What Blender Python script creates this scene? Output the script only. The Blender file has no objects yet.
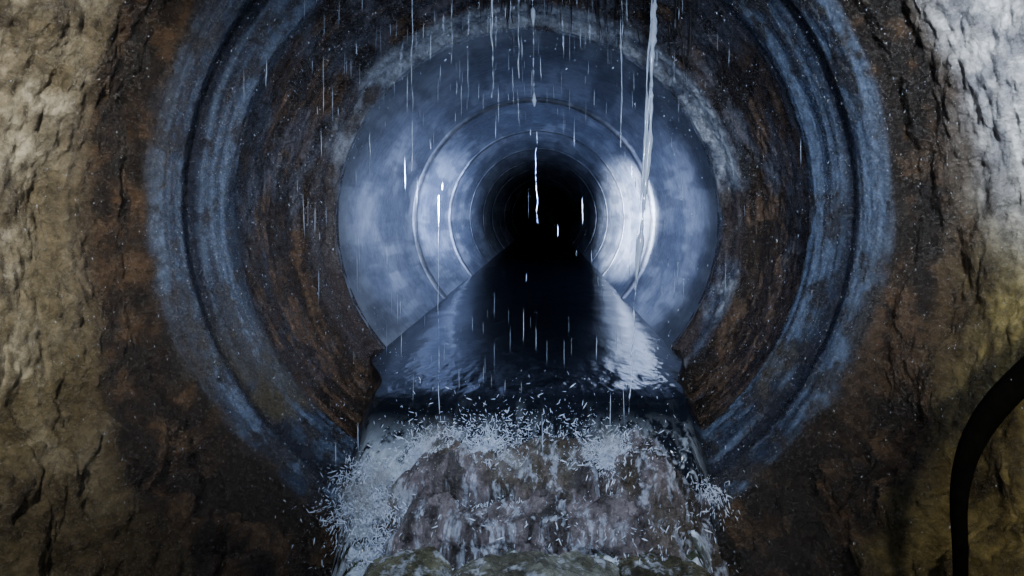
import bpy, math, random
import numpy as np
from mathutils import Vector
random.seed(7); rng=np.random.default_rng(7)
F=600.0
CAM=(0.09,0.0,0.03)

# ---------------------------------------------------------------- noise
def _h(ix,iy,iz,s):
    n=(ix*374761393+iy*668265263+iz*2147483647+s*1274126177)&0xffffffff
    n=((n^(n>>13))*1274126177)&0xffffffff
    n=((n^(n>>16))*2246822519)&0xffffffff
    return ((n^(n>>15))&0xffffff)/float(0xffffff)
def vnoise(x,y,z,s=0):
    x=np.asarray(x,float);y=np.asarray(y,float)+0*x;z=np.asarray(z,float)+0*x
    xi=np.floor(x).astype(np.int64);yi=np.floor(y).astype(np.int64);zi=np.floor(z).astype(np.int64)
    fx=x-xi;fy=y-yi;fz=z-zi
    fx=fx*fx*(3-2*fx);fy=fy*fy*(3-2*fy);fz=fz*fz*(3-2*fz)
    r=0
    for a in(0,1):
        for b in(0,1):
            for c in(0,1):
                w=(fx if a else 1-fx)*(fy if b else 1-fy)*(fz if c else 1-fz)
                r=r+w*_h(xi+a,yi+b,zi+c,s)
    return r
def fbm(x,y,z,s=0,o=5,g=0.5):
    r=0;a=1;t=0
    for i in range(o):
        r=r+a*vnoise(x*2**i+i*7.3,y*2**i+i*3.1,z*2**i,s+i);t+=a;a*=g
    return r/t
def ridged(x,y,z,s=0,o=4):
    r=0;a=1;t=0
    for i in range(o):
        r=r+a*(1-np.abs(2*vnoise(x*2**i,y*2**i,z*2**i,s+i)-1));t+=a;a*=.5
    return r/t
def cobble(x,y,s):
    """rounded stones: height from nearest jittered cell, plus a per-stone random value"""
    xi=np.floor(x).astype(np.int64);yi=np.floor(y).astype(np.int64)
    best=np.full(x.shape,9.);bid=np.zeros(x.shape)
    for a in(-1,0,1):
        for b in(-1,0,1):
            px=xi+a+.15+.7*_h(xi+a,yi+b,0*xi,s);py=yi+b+.15+.7*_h(xi+a,yi+b,0*xi+1,s)
            d=np.hypot(x-px,y-py);m=d<best
            bid=np.where(m,_h(xi+a,yi+b,0*xi+2,s),bid);best=np.where(m,d,best)
    return np.sqrt(np.clip(1-(best/.8)**2,0,1)),bid
def sstep(a,b,x):
    t=np.clip((x-a)/(b-a),0,1);return t*t*(3-2*t)
def mix(a,b,t):
    return a+(b-a)*t[...,None]
def col(*c): return np.array(c,float)

# ---------------------------------------------------------------- mesh helpers
def grid_mesh(name,P,C=None,A=None,wrap=False):
    m,n=P.shape[:2]
    v=P.reshape(-1,3)
    I=np.arange(m*n).reshape(m,n)
    J=np.concatenate([I,I[:,:1]],1) if wrap else I
    q=np.stack([J[:-1,:-1],J[:-1,1:],J[1:,1:],J[1:,:-1]],-1).reshape(-1,4)
    me=bpy.data.meshes.new(name)
    me.from_pydata(v.tolist(),[],q.tolist())
    me.polygons.foreach_set('use_smooth',[True]*len(me.polygons))
    if C is not None:
        at=me.color_attributes.new('Col','FLOAT_COLOR','POINT')
        c=np.ones((m*n,4));c[:,:3]=C.reshape(-1,3)
        if A is not None:c[:,3]=A.reshape(-1)
        at.data.foreach_set('color',c.ravel())
    ob=bpy.data.objects.new(name,me);bpy.context.collection.objects.link(ob)
    return ob
def poly_mesh(name,V,Fc,smooth=True):
    me=bpy.data.meshes.new(name);me.from_pydata(V,[],Fc)
    me.polygons.foreach_set('use_smooth',[smooth]*len(me.polygons))
    ob=bpy.data.objects.new(name,me);bpy.context.collection.objects.link(ob);return ob

# ---------------------------------------------------------------- materials
def attr_mat(name,bump_scale=60,bump=0.4,dist=0.01,rough=(0.25,0.6),spec=0.5,mottle=0.5,stretch=(1,1,1),coat=0.0,use_alpha_rough=False):
    m=bpy.data.materials.new(name);m.use_nodes=True;nt=m.node_tree;N=nt.nodes;L=nt.links
    b=N['Principled BSDF']
    a=N.new('ShaderNodeVertexColor');a.layer_name='Col'
    tc=N.new('ShaderNodeTexCoord');mp=N.new('ShaderNodeMapping');mp.inputs['Scale'].default_value=stretch
    L.new(tc.outputs['Object'],mp.inputs[0])
    n1=N.new('ShaderNodeTexNoise');n1.inputs['Scale'].default_value=bump_scale;n1.inputs['Detail'].default_value=6;n1.inputs['Roughness'].default_value=.65
    L.new(mp.outputs[0],n1.inputs[0])
    n2=N.new('ShaderNodeTexNoise');n2.inputs['Scale'].default_value=bump_scale*.35;n2.inputs['Detail'].default_value=8;n2.inputs['Roughness'].default_value=.7
    L.new(mp.outputs[0],n2.inputs[0])
    mr=N.new('ShaderNodeMapRange');mr.inputs[1].default_value=.3;mr.inputs[2].default_value=.7
    mr.inputs[3].default_value=1-mottle;mr.inputs[4].default_value=1+mottle
    L.new(n2.outputs[0],mr.inputs[0])
    vm=N.new('ShaderNodeVectorMath');vm.operation='SCALE'
    L.new(a.outputs[0],vm.inputs[0]);L.new(mr.outputs[0],vm.inputs['Scale'])
    L.new(vm.outputs[0],b.inputs['Base Color'])
    rr=N.new('ShaderNodeMapRange');rr.inputs[1].default_value=.35;rr.inputs[2].default_value=.65
    rr.inputs[3].default_value=rough[0];rr.inputs[4].default_value=rough[1]
    L.new(n1.outputs[0],rr.inputs[0])
    if use_alpha_rough:
        mx=N.new('ShaderNodeMath');mx.operation='MAXIMUM';ml=N.new('ShaderNodeMath');ml.operation='MULTIPLY';ml.inputs[1].default_value=.7
        L.new(a.outputs['Alpha'],ml.inputs[0]);L.new(rr.outputs[0],mx.inputs[0]);L.new(ml.outputs[0],mx.inputs[1]);L.new(mx.outputs[0],b.inputs['Roughness'])
    else: L.new(rr.outputs[0],b.inputs['Roughness'])
    ad=N.new('ShaderNodeMath');ad.operation='ADD';L.new(n1.outputs[0],ad.inputs[0]);L.new(n2.outputs[0],ad.inputs[1])
    bp=N.new('ShaderNodeBump');bp.inputs['Strength'].default_value=bump;bp.inputs['Distance'].default_value=dist
    L.new(ad.outputs[0],bp.inputs['Height']);L.new(bp.outputs[0],b.inputs['Normal'])
    b.inputs['Specular IOR Level'].default_value=spec
    b.inputs['Coat Weight'].default_value=coat;b.inputs['Coat Roughness'].default_value=.12
    return m
def simple_mat(name,c,rough=.4,spec=.5,bscale=40,mott=0.3):
    m=bpy.data.materials.new(name);m.use_nodes=True;nt=m.node_tree;N=nt.nodes;L=nt.links
    b=N['Principled BSDF'];b.inputs['Roughness'].default_value=rough
    b.inputs['Specular IOR Level'].default_value=spec
    n=N.new('ShaderNodeTexNoise');n.inputs['Scale'].default_value=bscale;n.inputs['Detail'].default_value=6
    tc=N.new('ShaderNodeTexCoord');L.new(tc.outputs['Object'],n.inputs[0])
    cr=N.new('ShaderNodeValToRGB');cr.color_ramp.elements[0].position=.3;cr.color_ramp.elements[1].position=.7
    cr.color_ramp.elements[0].color=tuple(x*(1-mott) for x in c)+(1,);cr.color_ramp.elements[1].color=tuple(min(1,x*(1+mott)) for x in c)+(1,)
    L.new(n.outputs[0],cr.inputs[0]);L.new(cr.outputs[0],b.inputs['Base Color'])
    return m

# ---------------------------------------------------------------- near chamber
prof=[(3.16,.998),(3.125,1.0),(3.10,1.012),(3.08,1.035),(3.05,1.05),(3.00,1.055),(2.96,1.075),(2.90,1.11),(2.88,1.135),(2.80,1.15),
(2.7,1.165),(2.5,1.175),(2.43,1.172),(2.40,1.150),(2.36,1.155),(2.28,1.185),(2.25,1.20),(2.225,1.235),(2.20,1.232),(2.17,1.225),(2.10,1.25),(2.06,1.275),
(2.04,1.33),(1.95,1.36),(1.85,1.395),(1.7,1.50),(1.55,1.62),(1.4,1.74),(1.2,1.85),(1.0,1.93),(0.5,2.05),(-0.3,2.1)]
prof=np.array(prof)
seg=np.hypot(np.diff(prof[:,0]),np.diff(prof[:,1]))
cum=[0]
for i,s in enumerate(seg):
    w=1.0 if prof[i,0]>1.25 else .2
    cum.append(cum[-1]+s*w)
cum=np.array(cum);NS=520;NA=1300
t=np.linspace(0,cum[-1],NS)
Y=np.interp(t,cum,prof[:,0]);R=np.interp(t,cum,prof[:,1])
rp=R/np.maximum(Y,.35)*F
A_=np.linspace(0,2*math.pi,NA,endpoint=False)
Yg,Ag=np.meshgrid(Y,A_,indexing='ij');Rg=np.meshgrid(R,A_,indexing='ij')[0];S=np.meshgrid(rp,A_,indexing='ij')[0]
cx,cz=np.cos(Ag),np.sin(Ag)
X0=Rg*cx;Z0=Rg*cz
big=fbm(X0*1.6,Yg*1.6,Z0*1.6,1,4)-.5
lump=fbm(X0*6,Yg*6,Z0*3.2,11,5,.55)-.5
rid=ridged(X0*9+2*big,Yg*9,Z0*2.2,21,4)-.5
flow=fbm(X0*22,Yg*22,Z0*5,25,4,.6)-.5
fine=fbm(X0*40,Yg*40,Z0*26,31,4,.65)-.5
streak=fbm(Yg*45,Rg*45,Ag*2.2,41,4)-.5
low=sstep(.2,.75,-cz)
edge_sh=60*big+26*lump
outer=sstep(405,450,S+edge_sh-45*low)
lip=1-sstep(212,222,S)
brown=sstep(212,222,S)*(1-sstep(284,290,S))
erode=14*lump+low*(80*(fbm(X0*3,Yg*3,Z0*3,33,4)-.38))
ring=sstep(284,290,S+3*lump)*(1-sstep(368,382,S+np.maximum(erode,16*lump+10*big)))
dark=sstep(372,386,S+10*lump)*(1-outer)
chunk=ridged(X0*4,Yg*4,Z0*4,91,4)-.5
D=outer*(.15*big+.09*lump+.045*rid+.04*flow+.030*fine+.20*low*chunk)*(1+.6*low)+dark*(.08*lump+.05*rid+.025*fine+.18*low*chunk)*(1+low)
D=D+brown*(.035*lump+.012*streak+.026*fine)+ring*(.008*lump+.010*streak+.005*fine*(1+3*low))
lipn=fbm(X0*9,Yg*9,Z0*9,77,4,.6)-.5
D=D+lip*sstep(1.0,1.03,Rg)*(.028*lipn+.018*fine)
Rr=Rg+D
cyc=.08*(1-sstep(2.2,3.0,Yg))
P=np.stack([Rr*cx,Yg+outer*(.08*lump+.04*flow+.018*fine)+ (lip*(Rg>1.005))*(.03*lipn+.015*fine)+brown*.02*fine,Rr*cz+cyc],-1)
n1=fbm(X0*3,Yg*3,Z0*2,51,5,.6);n2=fbm(X0*14,Yg*14,Z0*9,61,5,.6)
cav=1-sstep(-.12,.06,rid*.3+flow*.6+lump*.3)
tan=mix(np.broadcast_to(col(.25,.22,.155),P.shape),col(.57,.53,.41),sstep(.35,.65,n2))
tan=mix(tan,col(.13,.105,.06),sstep(.47,.61,n1)*.75)
tan=mix(tan,col(.11,.095,.065),sstep(.53,.61,fbm(X0*30,Yg*30,Z0*9,63,5,.65))*.7)
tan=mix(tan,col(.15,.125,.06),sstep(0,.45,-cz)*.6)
olive=mix(np.broadcast_to(col(.09,.075,.03),P.shape),col(.27,.225,.09),sstep(.35,.65,n2))
grey=mix(np.broadcast_to(col(.25,.26,.30),P.shape),col(.72,.74,.79),sstep(.35,.65,n2))
rw=sstep(.1,.5,cx);up=sstep(-.24,.26,cz+.35*(n1-.5))
outc=mix(tan,olive,rw);outc=mix(outc,grey,rw*up)
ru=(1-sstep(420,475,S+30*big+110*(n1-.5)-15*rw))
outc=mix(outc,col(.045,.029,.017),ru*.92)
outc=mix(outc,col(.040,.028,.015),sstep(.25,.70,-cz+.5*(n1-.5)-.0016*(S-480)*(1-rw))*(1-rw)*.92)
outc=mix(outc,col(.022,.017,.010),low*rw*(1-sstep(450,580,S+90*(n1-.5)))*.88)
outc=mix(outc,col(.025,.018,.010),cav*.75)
umb=mix(np.broadcast_to(col(.011,.008,.007),P.shape),col(.070,.043,.024),sstep(.46,.70,n2))
rust=mix(np.broadcast_to(col(.028,.018,.012),P.shape),col(.12,.076,.048),sstep(.40,.66,fbm(Yg*25,Rg*25,Ag*5,71,5,.6)))
rust=mix(rust,col(.12,.14,.20),sstep(.50,.70,fbm(X0*5,Yg*9,Z0*5,81,5)+.17*cz)*.6)
rust=mix(rust,col(.013,.010,.01),sstep(.50,.62,n2)*.8)
blue=mix(np.broadcast_to(col(.017,.029,.062),P.shape),col(.12,.17,.28),sstep(.38,.66,streak+.5))
blue=mix(blue,col(.022,.020,.022),sstep(.50,.66,n2+.10*low)*.88)
blue=mix(blue,col(.010,.014,.030),np.exp(-((S-331)/10.)**2)*.95)
blue=mix(blue,col(.08,.07,.04),sstep(.5,.62,n1)*low*.7)
blue=mix(blue,col(.030,.024,.018),sstep(348,378,S+60*(n1-.5))*.65)
conc=mix(np.broadcast_to(col(.08,.10,.16),P.shape),col(.44,.49,.60),sstep(.35,.65,lipn+.5+.2*(cz-.2)))
conc=mix(conc,col(.055,.036,.026),sstep(.44,.58,n1-.20*cz)*.88)
C=umb.copy()
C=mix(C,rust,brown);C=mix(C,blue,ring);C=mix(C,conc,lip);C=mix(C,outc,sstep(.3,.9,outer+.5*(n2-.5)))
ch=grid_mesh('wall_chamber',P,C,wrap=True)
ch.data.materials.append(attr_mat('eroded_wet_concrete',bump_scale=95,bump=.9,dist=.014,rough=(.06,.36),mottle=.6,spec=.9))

# ---------------------------------------------------------------- inner pipe
pts=[]
L=1.87;y0=3.12;NSEG=26
for k in range(NSEG):
    ys=y0+k*L
    s_=.004+.006*random.random()
    if k==1:s_=.018
    pts+=[(ys+.0,.999 if k==0 else 1-s_),(ys+.05,1.0 if k==0 else 1-s_),(ys+.12,1.0 if k==0 else 1-.5*s_),(ys+.22,1.0)]
    pts+=[(ys+L*.25,1.0),(ys+L*.4,1.0),(ys+L*.55,1.0),(ys+L*.7,1.0),(ys+L*.85,1.0),(ys+L-.05,1.0),(ys+L-.03,1.02),(ys+L-.012,1.02),(ys+L-.006,.996)]
pts.append((y0+NSEG*L,.5));pts.append((y0+NSEG*L+.01,.001))
pts=np.array(pts)
yy=[];rr_=[]
for i in range(len(pts)-1):
    n=max(1,int((pts[i+1,0]-pts[i,0])/(.03 if pts[i,0]<9 else .2)))
    for j in range(n):
        f=j/n;yy.append(pts[i,0]*(1-f)+pts[i+1,0]*f);rr_.append(pts[i,1]*(1-f)+pts[i+1,1]*f)
yy.append(pts[-1,0]);rr_.append(.001)
Y=np.array(yy);R=np.array(rr_)
A_=np.linspace(0,2*math.pi,420,endpoint=False)
Yg,Ag=np.meshgrid(Y,A_,indexing='ij');Rg=np.meshgrid(R,A_,indexing='ij')[0]
cx,cz=np.cos(Ag),np.sin(Ag);X0=Rg*cx;Z0=Rg*cz
nn=fbm(X0*4,Yg*2.2,Z0*4,5,5,.6);ed=fbm(X0*12,Yg*12,Z0*12,6,4,.6)-.5
isl=((Yg-y0)%L<.13)*1.0*(Yg>3.4)
segk=np.floor((Yg-y0)/L+.004).astype(np.int64)
jx=(_h(segk,segk,0*segk,3)-.5)*.02*(segk>0);jz=(_h(segk,segk,0*segk,4)-.5)*.02*(segk>0)
Rr=Rg+.006*(nn-.5)+isl*.015*ed+ (np.abs(((Yg-y0)+.1)%L-.1)<.05)*.012*ed*(Yg<48)
P=np.stack([Rr*cx+jx,Yg,Rr*cz+jz],-1)
C=mix(np.broadcast_to(col(.15,.175,.235),P.shape),col(.32,.355,.43),sstep(.36,.64,nn))
drip=fbm(Ag*9,Yg*1.2,0,9,4,.6)
C=mix(C,col(.09,.105,.14),sstep(.46,.62,drip)*.6)
C=mix(C,col(.14,.13,.12),isl*sstep(-.02,.12,ed)*.8)
C=mix(C,col(.04,.04,.045),isl*sstep(-.10,.04,-ed)*.85)
pp=grid_mesh('wall_sewer_pipe',P,C,wrap=True)
pp.data.materials.append(attr_mat('pipe_concrete',bump_scale=30,bump=.3,dist=.008,rough=(.35,.6),mottle=.3))

# ---------------------------------------------------------------- water
def hwid(y): return np.interp(y,[1.0,1.5,1.9,2.3,2.9,3.1,3.5],[.50,.60,.70,.73,.77,.80,.82])
def zsurf(x,y):
    spill=1-sstep(1.90,2.42,y)
    base=-.665-.27*spill**1.5+0*x
    hw=hwid(y);g=sstep(2.45,2.98,y)
    st=hw-.12*(1-g)-.04*spill-.01
    e=sstep(0,1,(np.abs(x-.03*(1-g))-st)/(.06+.16*(1-g)))
    base=base-.60*e*(1-sstep(3.10,3.13,y))
    base=base-.04*(1-sstep(1.45,1.8,y))
    return base
nx,ny=640,760
x=np.linspace(-1.05,1.1,nx);y=np.linspace(1.2,3.4,ny)
yg,xg=np.meshgrid(y,x,indexing='ij')
z=zsurf(xg,yg)
turb=1-sstep(1.98,2.25,yg)
rip=(fbm(xg*7,yg*3.5,0*xg,3,4,.5)-.5)
rip2=(fbm(xg*16,yg*7,0*xg,303,4,.6)-.5)
calm=1-turb
near=1-sstep(2.2,3.1,yg)
z=z+calm*(.006*rip*(1+3*near)+.010*near*rip2)+turb*(.10*(fbm(xg*6,yg*6,0*xg,4,5,.6)-.5)+.055*(ridged(xg*16,yg*16,0*xg,14,5)-.5))
side=np.exp(-((xg+.52)/.15)**2)*.18+np.exp(-((xg-.64)/.08)**2)*.03
foam=turb*sstep(.49,.64,fbm(xg*18,yg*18,0*xg,8,6,.78)+side)
fl=sstep(.50,.75,fbm(xg*14,yg*3,0*xg,18,5,.6))*(1-sstep(2.02,2.35,yg))*.4
foam=np.maximum(foam,fl)
C=mix(np.broadcast_to(col(.005,.007,.012),xg.shape+(3,)),col(.50,.58,.70),foam)
C=mix(C,col(.055,.065,.035),turb*(1-foam)*.75*(1-sstep(1.6,2.0,yg)))
w=grid_mesh('stream_water',np.stack([xg,yg,z],-1),C,A=foam)
wm=attr_mat('flowing_water',bump_scale=12,bump=.12,dist=.008,rough=(.07,.18),mottle=.25,stretch=(1.6,.6,1),use_alpha_rough=True,spec=.4)
w.data.materials.append(wm)
x=np.linspace(-.76,.76,60);y=np.concatenate([np.linspace(3.4,8,160),np.linspace(8.1,51,200)])
yg,xg=np.meshgrid(y,x,indexing='ij')
z=-.665+.006*(fbm(xg*7,yg*3.5,0*xg,3,4,.5)-.5)
far=grid_mesh('channel',np.stack([xg,yg,z],-1),np.broadcast_to(col(.005,.007,.012),xg.shape+(3,)),A=0*xg)
far.data.materials.append(wm);far.parent=w

# ---------------------------------------------------------------- rubble
rm=attr_mat('wet_stone',bump_scale=70,bump=1.0,dist=.016,rough=(.06,.30),mottle=.6,spec=.9)
path=np.array([(2.20,-.90),(2.10,-.84),(2.00,-.800),(1.88,-.825),(1.78,-.875),(1.73,-.915),(1.71,-.95),(1.75,-.99),(1.82,-1.10)])
pc=np.concatenate([[0],np.cumsum(np.hypot(*np.diff(path,axis=0).T))])
s=np.linspace(0,pc[-1],330);py=np.interp(s,pc,path[:,0]);pz=np.interp(s,pc,path[:,1])
for _ in range(6):
    py[1:-1]=(py[:-2]+2*py[1:-1]+py[2:])/4;pz[1:-1]=(pz[:-2]+2*pz[1:-1]+pz[2:])/4
dy=np.gradient(py);dz=np.gradient(pz);ln=np.hypot(dy,dz);nyv=dz/ln;nzv=-dy/ln
xs=np.linspace(-.46,.62,660)
sg,xg=np.meshgrid(s,xs,indexing='ij');pyg=np.meshgrid(py,xs,indexing='ij')[0];pzg=np.meshgrid(pz,xs,indexing='ij')[0]
nyg=np.meshgrid(nyv,xs,indexing='ij')[0];nzg=np.meshgrid(nzv,xs,indexing='ij')[0]
wx_=xg+.10*(fbm(xg*8,sg*8,0*xg,201,4)-.5);ws=sg+.10*(fbm(xg*8,sg*8,0*xg,211,4)-.5)
c1h,c1i=cobble(wx_*4.2+3,ws*7.5+1,5);c2h,c2i=cobble(wx_*13,ws*15,6)
fr=ridged(xg*9,sg*9,0*xg,221,5)-.5;ff=fbm(xg*34,sg*34,0*xg,231,5,.68)-.5
off=.10*(c1h-.55)*(.5+c1i)+.030*c2h*(.3+c2i)+.06*fr+.045*ff
und=fbm(xg*3.1,0*xg,0*xg,271,3)-.5
fall=sstep(.36,.52,np.abs(xg-.08)+.08*(fbm(xg*0+sg*7,sg*0,0*xg,281,3)-.5))
P=np.stack([xg+.03*(ff),pyg+nyg*off,pzg+nzg*off-.20*fall+.06*und],-1)
t=fbm(xg*16,sg*16,0*xg,241,5,.65)
C=mix(np.broadcast_to(col(.035,.030,.034),P.shape),col(.16,.14,.155),sstep(.38,.66,t+.16*(c1i-.5)))
C=mix(C,col(.075,.060,.030),sstep(.48,.62,fbm(xg*4,sg*4,0*xg,251,4))*.5)
C=mix(C,col(.008,.007,.007),(1-sstep(.10,.50,c1h))*.85)
fm=sstep(.55,.67,fbm(xg*34,sg*20,0*xg,261,6,.78)+.12*(1-sstep(.1,.28,sg))+.06*fall)
C=mix(C,col(.46,.52,.66),fm*.65)
mo=grid_mesh('rubble_mound',P,C);mo.data.materials.append(rm)
def rock(name,seed,c,s,rot=0,c1=(.10,.075,.06),c2=(.30,.26,.26),foamamt=0,mat=None,nu=160,nv=100,rough=.35,freq=1.6,e=.7,k=14,finea=.03):
    u=np.linspace(0,2*math.pi,nu,endpoint=False);v=np.linspace(.001,math.pi-.001,nv)
    vg,ug=np.meshgrid(v,u,indexing='ij')
    d=np.stack([np.sin(vg)*np.cos(ug),np.sin(vg)*np.sin(ug),np.cos(vg)],-1)
    p=np.sign(d)*np.abs(d)**e*np.array(s)
    q0=p+np.array(c)+seed
    n=fbm(q0[...,0]*freq*3,q0[...,1]*freq*3,q0[...,2]*freq*3,seed,5,.55)-.5
    r2=ridged(q0[...,0]*8,q0[...,1]*8,q0[...,2]*8,seed+5,5)-.5
    fn=fbm(q0[...,0]*30,q0[...,1]*30,q0[...,2]*30,seed+9,5,.65)-.5
    sm=min(s)
    p=p+d*(n*rough*3*sm+r2*rough*1.2*sm+fn*finea)[...,None]
    ca,sa=math.cos(rot),math.sin(rot)
    q=np.stack([p[...,0]*ca-p[...,1]*sa+c[0],p[...,0]*sa+p[...,1]*ca+c[1],p[...,2]+c[2]],-1)
    t=fbm(q[...,0]*k,q[...,1]*k,q[...,2]*k,seed+3,5,.65)
    C=mix(np.broadcast_to(col(*c1),q.shape),col(*c2),sstep(.38,.64,t))
    C=mix(C,col(.02,.016,.014),1-sstep(-.16,.0,r2))
    if foamamt:
        f=fbm(q[...,0]*26,q[...,1]*26,q[...,2]*9,seed+33,6,.75)
        C=mix(C,col(.45,.50,.60),sstep(.62-foamamt,.74-foamamt,f)*.8)
    o=grid_mesh(name,q,C,wrap=True);o.data.materials.append(mat);return o
rock('stone_slab',12,(.06,1.55,-.915),(.22,.07,.045),.05,c1=(.06,.06,.045),c2=(.20,.21,.18),foamamt=.08,mat=rm,rough=.35,nu=240,nv=140)
rock('stone_slab',17,(-.27,1.58,-.945),(.11,.08,.06),.4,c1=(.045,.045,.025),c2=(.14,.14,.09),foamamt=.10,mat=rm,rough=.35)
rock('stone_slab',19,(.40,1.60,-.96),(.13,.09,.06),-.3,c1=(.035,.035,.020),c2=(.12,.115,.07),foamamt=.08,mat=rm,rough=.35)

# ---------------------------------------------------------------- droplets & splashes
def drops(name,items,mat,sides=5):
    V=[];Fc=[]
    for p,d,l,r in items:
        d=Vector(d).normalized();a=d.orthogonal().normalized();b=d.cross(a)
        p=Vector(p);o=len(V)
        V.append(tuple(p+d*l*.5))
        for f,k in((.25,.8),(-.2,1.0)):
            for i in range(sides):
                an=i/sides*2*math.pi
                V.append(tuple(p+d*l*f+(a*math.cos(an)+b*math.sin(an))*r*k))
        V.append(tuple(p-d*l*.5))
        e=len(V)-1
        for i in range(sides):
            j=(i+1)%sides
            Fc.append((o,o+1+i,o+1+j));Fc.append((o+1+i,o+1+sides+i,o+1+sides+j,o+1+j));Fc.append((o+1+sides+i,e,o+1+sides+j))
    ob=poly_mesh(name,V,Fc);ob.data.materials.append(mat);return ob
dm=simple_mat('aerated_water',(.62,.72,.92),rough=.15,spec=.9,mott=.1)
ds=simple_mat('spray_water',(.60,.68,.86),rough=.2,spec=.8,mott=.1)
dd_=simple_mat('clear_drops',(.36,.42,.54),rough=.15,spec=.8,mott=.1)
it=[]
for i in range(430):
    y_=random.uniform(1.6,2.9);x_=random.gauss(-.05,.42);z_=random.uniform(-.65,1.1)
    if i%3==0: z_=random.uniform(.25,1.1)
    if abs(x_)>.85:continue
    if abs(x_)<.3 and abs(z_)<.35 and random.random()<.8:continue
    it.append(((x_,y_,z_),(random.gauss(0,.02),0,1),random.uniform(.03,.14),random.uniform(.0007,.0018)))
for i in range(5600):
    y_=random.uniform(1.35,2.9);x_=random.uniform(-1.3,1.35);z_=random.uniform(-.85,.9)
    h=math.hypot(x_,z_)
    if h>1.1 and (h>1.3 or y_>1.8):continue
    if h<.45*y_/1.6:continue
    r=random.uniform(.0005,.0016)
    it.append(((x_,y_,z_),(random.gauss(0,.4),0,1),r*random.uniform(2,6),r))
drops('falling_drips',it,dd_,4)
it=[]
src=[(-.44,1.88,-.87,.55,3600,.12,.10),(-.50,1.98,-.82,.5,900,.09,.06),(-.27,2.00,-.77,.66,4200,.08,.05),(-.10,2.00,-.77,.82,2600,.05,.04),(.33,1.97,-.77,.66,5200,.09,.05),(.10,1.97,-.77,.50,1600,.25,.05),(.62,1.92,-.86,.4,400,.05,.05),(-.05,1.83,-.85,.40,1800,.4,.08),(-.36,1.70,-.92,.35,1400,.09,.06),(.32,1.80,-.86,.35,1200,.2,.08),(.0,2.02,-.70,1.0,800,.4,.05),(.1,1.64,-.93,.3,1800,.4,.05)]
for sx,sy,sz,v0,n,sp,spy in src:
    for i in range(n):
        vx=random.gauss(0,.6)*v0;vy=random.gauss(-.1,.35)*v0;vz=abs(random.gauss(.85,.6))*v0
        tt=random.uniform(0,.2)*random.random()**.5
        p=(sx+random.gauss(0,sp*.5)+vx*tt,sy+random.gauss(0,spy)+vy*tt,sz+vz*tt-4.9*tt*tt)
        if p[2]<-1.0:continue
        r=random.choice([.0004,.0006,.0009,.0013,.0018])*random.uniform(.7,1.2)
        it.append((p,(vx,vy,vz-9.8*tt),r*random.uniform(3,16),r))
drops('splash_spray',it,ds,4)

def mist():
    import bmesh
    bm=bmesh.new();bmesh.ops.create_cube(bm,size=1)
    me=bpy.data.meshes.new('spray_mist');bm.to_mesh(me);bm.free()
    o=bpy.data.objects.new('spray_mist',me);bpy.context.collection.objects.link(o)
    o.location=(.03,1.89,-.74);o.scale=(1.40,.50,.46)
    m=bpy.data.materials.new('water_mist');m.use_nodes=True;nt=m.node_tree;N=nt.nodes;L=nt.links
    N.remove(N['Principled BSDF']);out=N['Material Output']
    vs=N.new('ShaderNodeVolumeScatter');vs.inputs['Color'].default_value=(.85,.92,1,1);vs.inputs['Anisotropy'].default_value=.0
    g=N.new('ShaderNodeNewGeometry')
    total=None
    for c,r in[((-.27,1.98,-.74),(.14,.12,.12)),((.33,1.96,-.74),(.15,.12,.11)),((-.44,1.85,-.84),(.13,.16,.15)),((.03,1.93,-.79),(.50,.14,.09))]:
        sb=N.new('ShaderNodeVectorMath');sb.operation='SUBTRACT';sb.inputs[1].default_value=c;L.new(g.outputs['Position'],sb.inputs[0])
        dv=N.new('ShaderNodeVectorMath');dv.operation='DIVIDE';dv.inputs[1].default_value=r;L.new(sb.outputs[0],dv.inputs[0])
        ln_=N.new('ShaderNodeVectorMath');ln_.operation='LENGTH';L.new(dv.outputs[0],ln_.inputs[0])
        mr=N.new('ShaderNodeMapRange');mr.interpolation_type='SMOOTHSTEP';mr.inputs[1].default_value=1.0;mr.inputs[2].default_value=0;mr.inputs[3].default_value=0;mr.inputs[4].default_value=1
        L.new(ln_.outputs['Value'],mr.inputs[0])
        if total is None: total=mr.outputs[0]
        else:
            a=N.new('ShaderNodeMath');a.operation='ADD';L.new(total,a.inputs[0]);L.new(mr.outputs[0],a.inputs[1]);total=a.outputs[0]
    no=N.new('ShaderNodeTexNoise');no.inputs['Scale'].default_value=16;no.inputs['Detail'].default_value=5;L.new(g.outputs['Position'],no.inputs[0])
    nr=N.new('ShaderNodeMapRange');nr.inputs[1].default_value=.46;nr.inputs[2].default_value=.66;L.new(no.outputs[0],nr.inputs[0])
    mu=N.new('ShaderNodeMath');mu.operation='MULTIPLY';L.new(total,mu.inputs[0]);L.new(nr.outputs[0],mu.inputs[1])
    m2=N.new('ShaderNodeMath');m2.operation='MULTIPLY';L.new(mu.outputs[0],m2.inputs[0]);m2.inputs[1].default_value=16.0
    L.new(m2.outputs[0],vs.inputs['Density']);L.new(vs.outputs[0],out.inputs['Volume'])
    me.materials.append(m)
mist()

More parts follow.
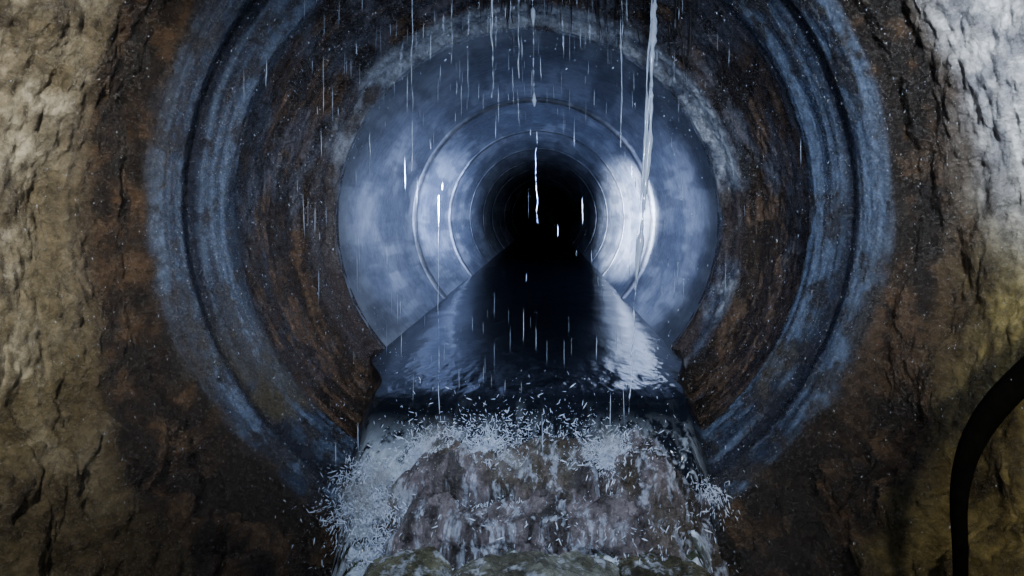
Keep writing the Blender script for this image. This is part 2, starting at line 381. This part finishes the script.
def thread(pts,r0,r1,seed,n=160,sides=7):
    V=[];Fc=[]
    pts=[Vector(p) for p in pts]
    for i in range(n):
        f=i/(n-1)*(len(pts)-1);k=min(int(f),len(pts)-2);p=pts[k].lerp(pts[k+1],f-k)
        nz=float(fbm(np.array([i*.09]),seed,0,seed,3)[0]);n2_=float(vnoise(np.array([i*.5]),seed,0,seed)[0])
        r=(r0+(r1-r0)*i/n)*max(.06,2.8*nz-.75+.5*(n2_-.5))
        wx=(float(vnoise(np.array([i*.05]),seed,3.,seed)[0])-.5)*.008
        for s in range(sides):
            a=s/sides*2*math.pi
            V.append((p.x+wx+r*math.cos(a),p.y+r*math.sin(a),p.z))
    for i in range(n-1):
        for s in range(sides):
            t=(s+1)%sides
            Fc.append((i*sides+s,i*sides+t,(i+1)*sides+t,(i+1)*sides+s))
    return V,Fc
allV=[];allF=[]
for j,(pt,r0,r1) in enumerate([([(.50,2.25,1.2),(.50,2.25,.84),(.482,2.25,.35),(.43,2.25,-.25)],.018,.009),
    ([(.515,2.25,1.2),(.508,2.25,.84),(.475,2.25,.35),(.43,2.25,-.25)],.005,.003),
    ([(.49,2.25,1.2),(.488,2.25,.84),(.468,2.25,.35),(.42,2.25,-.25)],.004,.003),
    ([(.43,2.25,-.25),(.40,2.2,-.70)],.003,.002),
    ([(.035,2.6,1.15),(.04,2.6,.9),(.045,2.6,.5)],.011,.007),
    ([(.055,2.3,.35),(.06,2.3,.0)],.0012,.001),
    ([(-.12,2.4,1.0),(-.12,2.4,.5)],.003,.002),
    ([(-.02,2.5,1.1),(-.02,2.5,.6)],.003,.002),
    ([(.16,2.5,1.1),(.165,2.5,.7)],.002,.002),
    ([(-.30,2.5,1.0),(-.30,2.5,.55)],.002,.001),
    ([(-.42,2.3,.9),(-.42,2.3,.2)],.0015,.0012),
    ([(.40,2.4,1.1),(.395,2.4,.3)],.002,.002),
    ([(-.30,2.2,.1),(-.30,2.2,-.7)],.0010,.0014)]):
    v,f=thread(pt,r0,r1,50+j)
    o=len(allV);allV+=v;allF+=[tuple(a+o for a in q) for q in f]
tj=poly_mesh('falling_water_jets',allV,allF);tj.data.materials.append(dm)

allV=[];allF=[]
for i in range(90):
    x_=random.uniform(-.25,.75);y_=random.uniform(2.5,2.9)
    zt=math.sqrt(1.17**2-x_*x_)+.04;l=random.uniform(.12,.34)
    v,f=thread([(x_,y_,zt),(x_+random.gauss(0,.01),y_,zt-l*.5),(x_+random.gauss(0,.02),y_,zt-l)],.006,.001,90+i,24,5)
    o=len(allV);allV+=v;allF+=[tuple(a+o for a in q) for q in f]
rs=poly_mesh('hanging_root_strands',allV,allF);rs.data.materials.append(simple_mat('wet_roots',(.03,.03,.035),.25))

cu=bpy.data.curves.new('shadow_tube','CURVE');cu.dimensions='3D';cu.bevel_depth=.022;cu.bevel_resolution=6;cu.resolution_u=16  # added black tube standing in for a curved shadow on the right wall
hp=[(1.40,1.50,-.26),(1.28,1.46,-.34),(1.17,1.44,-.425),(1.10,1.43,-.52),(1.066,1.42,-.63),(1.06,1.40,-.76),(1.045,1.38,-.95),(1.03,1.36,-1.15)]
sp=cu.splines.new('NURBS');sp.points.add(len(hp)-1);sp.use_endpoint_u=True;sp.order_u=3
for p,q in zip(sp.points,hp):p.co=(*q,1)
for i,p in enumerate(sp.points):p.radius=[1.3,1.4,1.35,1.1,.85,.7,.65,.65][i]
ho=bpy.data.objects.new('shadow_tube',cu);bpy.context.collection.objects.link(ho);cu.materials.append(simple_mat('shadow_black',(.003,.003,.003),.9,.02))  # matte black takes the place of shade

# ---------------------------------------------------------------- lights
def spot(name,loc,tgt,power,c,ang,blend=1.0,size=.05):
    l=bpy.data.lights.new(name,'SPOT');l.energy=power;l.color=c;l.spot_size=math.radians(ang);l.spot_blend=blend;l.shadow_soft_size=size
    o=bpy.data.objects.new(name,l);bpy.context.collection.objects.link(o);o.location=loc
    o.rotation_euler=(Vector(tgt)-Vector(loc)).to_track_quat('-Z','Y').to_euler();return o
spot('headlamp_main',(.2,-.15,.5),(0.0,3,-.30),230,(.70,.82,1),75,1,.06)
spot('headlamp_right',(.95,.5,.85),(1.65,1.5,.70),210,(.86,.93,1),100,1,.05)
spot('headlamp_left',(-.80,.3,.75),(-1.6,1.5,.20),180,(1,.96,.88),84,1,.06)
spot('headlamp_low',(.9,.4,.1),(1.30,1.6,-.7),42,(1,.92,.74),84,1,.04)
spot('splash_fill',(-.35,1.1,.35),(.05,1.95,-.8),58,(.72,.84,1),56,1,.04)  # added unseen light, brightens the spray and brings out mound relief
spot('pipe_spot_right',(-.5,1.6,.12),(1.0,6.5,-.04),34000,(.66,.77,1),17,1,.04)  # added unseen spot, makes the bright pool on the right pipe wall
spot('pipe_fill_right',(-.5,1.6,.15),(1.0,4.9,-.10),850,(.50,.63,1),36,1,.04)  # added unseen fill, wider wash around the right-hand pool
spot('pipe_spot_left',(.5,1.6,.15),(-1.0,6.6,.08),9000,(.46,.60,1),17,1,.04)  # added unseen spot, weaker bluer pool on the left pipe wall
spot('pipe_fill_left',(.5,1.6,.15),(-1.0,4.8,-.02),700,(.50,.63,1),36,1,.04)  # added unseen fill, lifts the left side of the pipe
wd=bpy.data.worlds.new('w');bpy.context.scene.world=wd;wd.use_nodes=True
wd.node_tree.nodes['Background'].inputs[0].default_value=(.3,.4,.7,1);wd.node_tree.nodes['Background'].inputs[1].default_value=.01

cd=bpy.data.cameras.new('camera');cam=bpy.data.objects.new('camera',cd);bpy.context.collection.objects.link(cam)
cam.location=CAM;cam.rotation_euler=(math.pi/2,0,0)
cd.sensor_width=36;cd.lens=36*F/1024;cd.shift_x=-33/1024;cd.shift_y=-73/1024;cd.clip_start=.02
bpy.context.scene.camera=cam
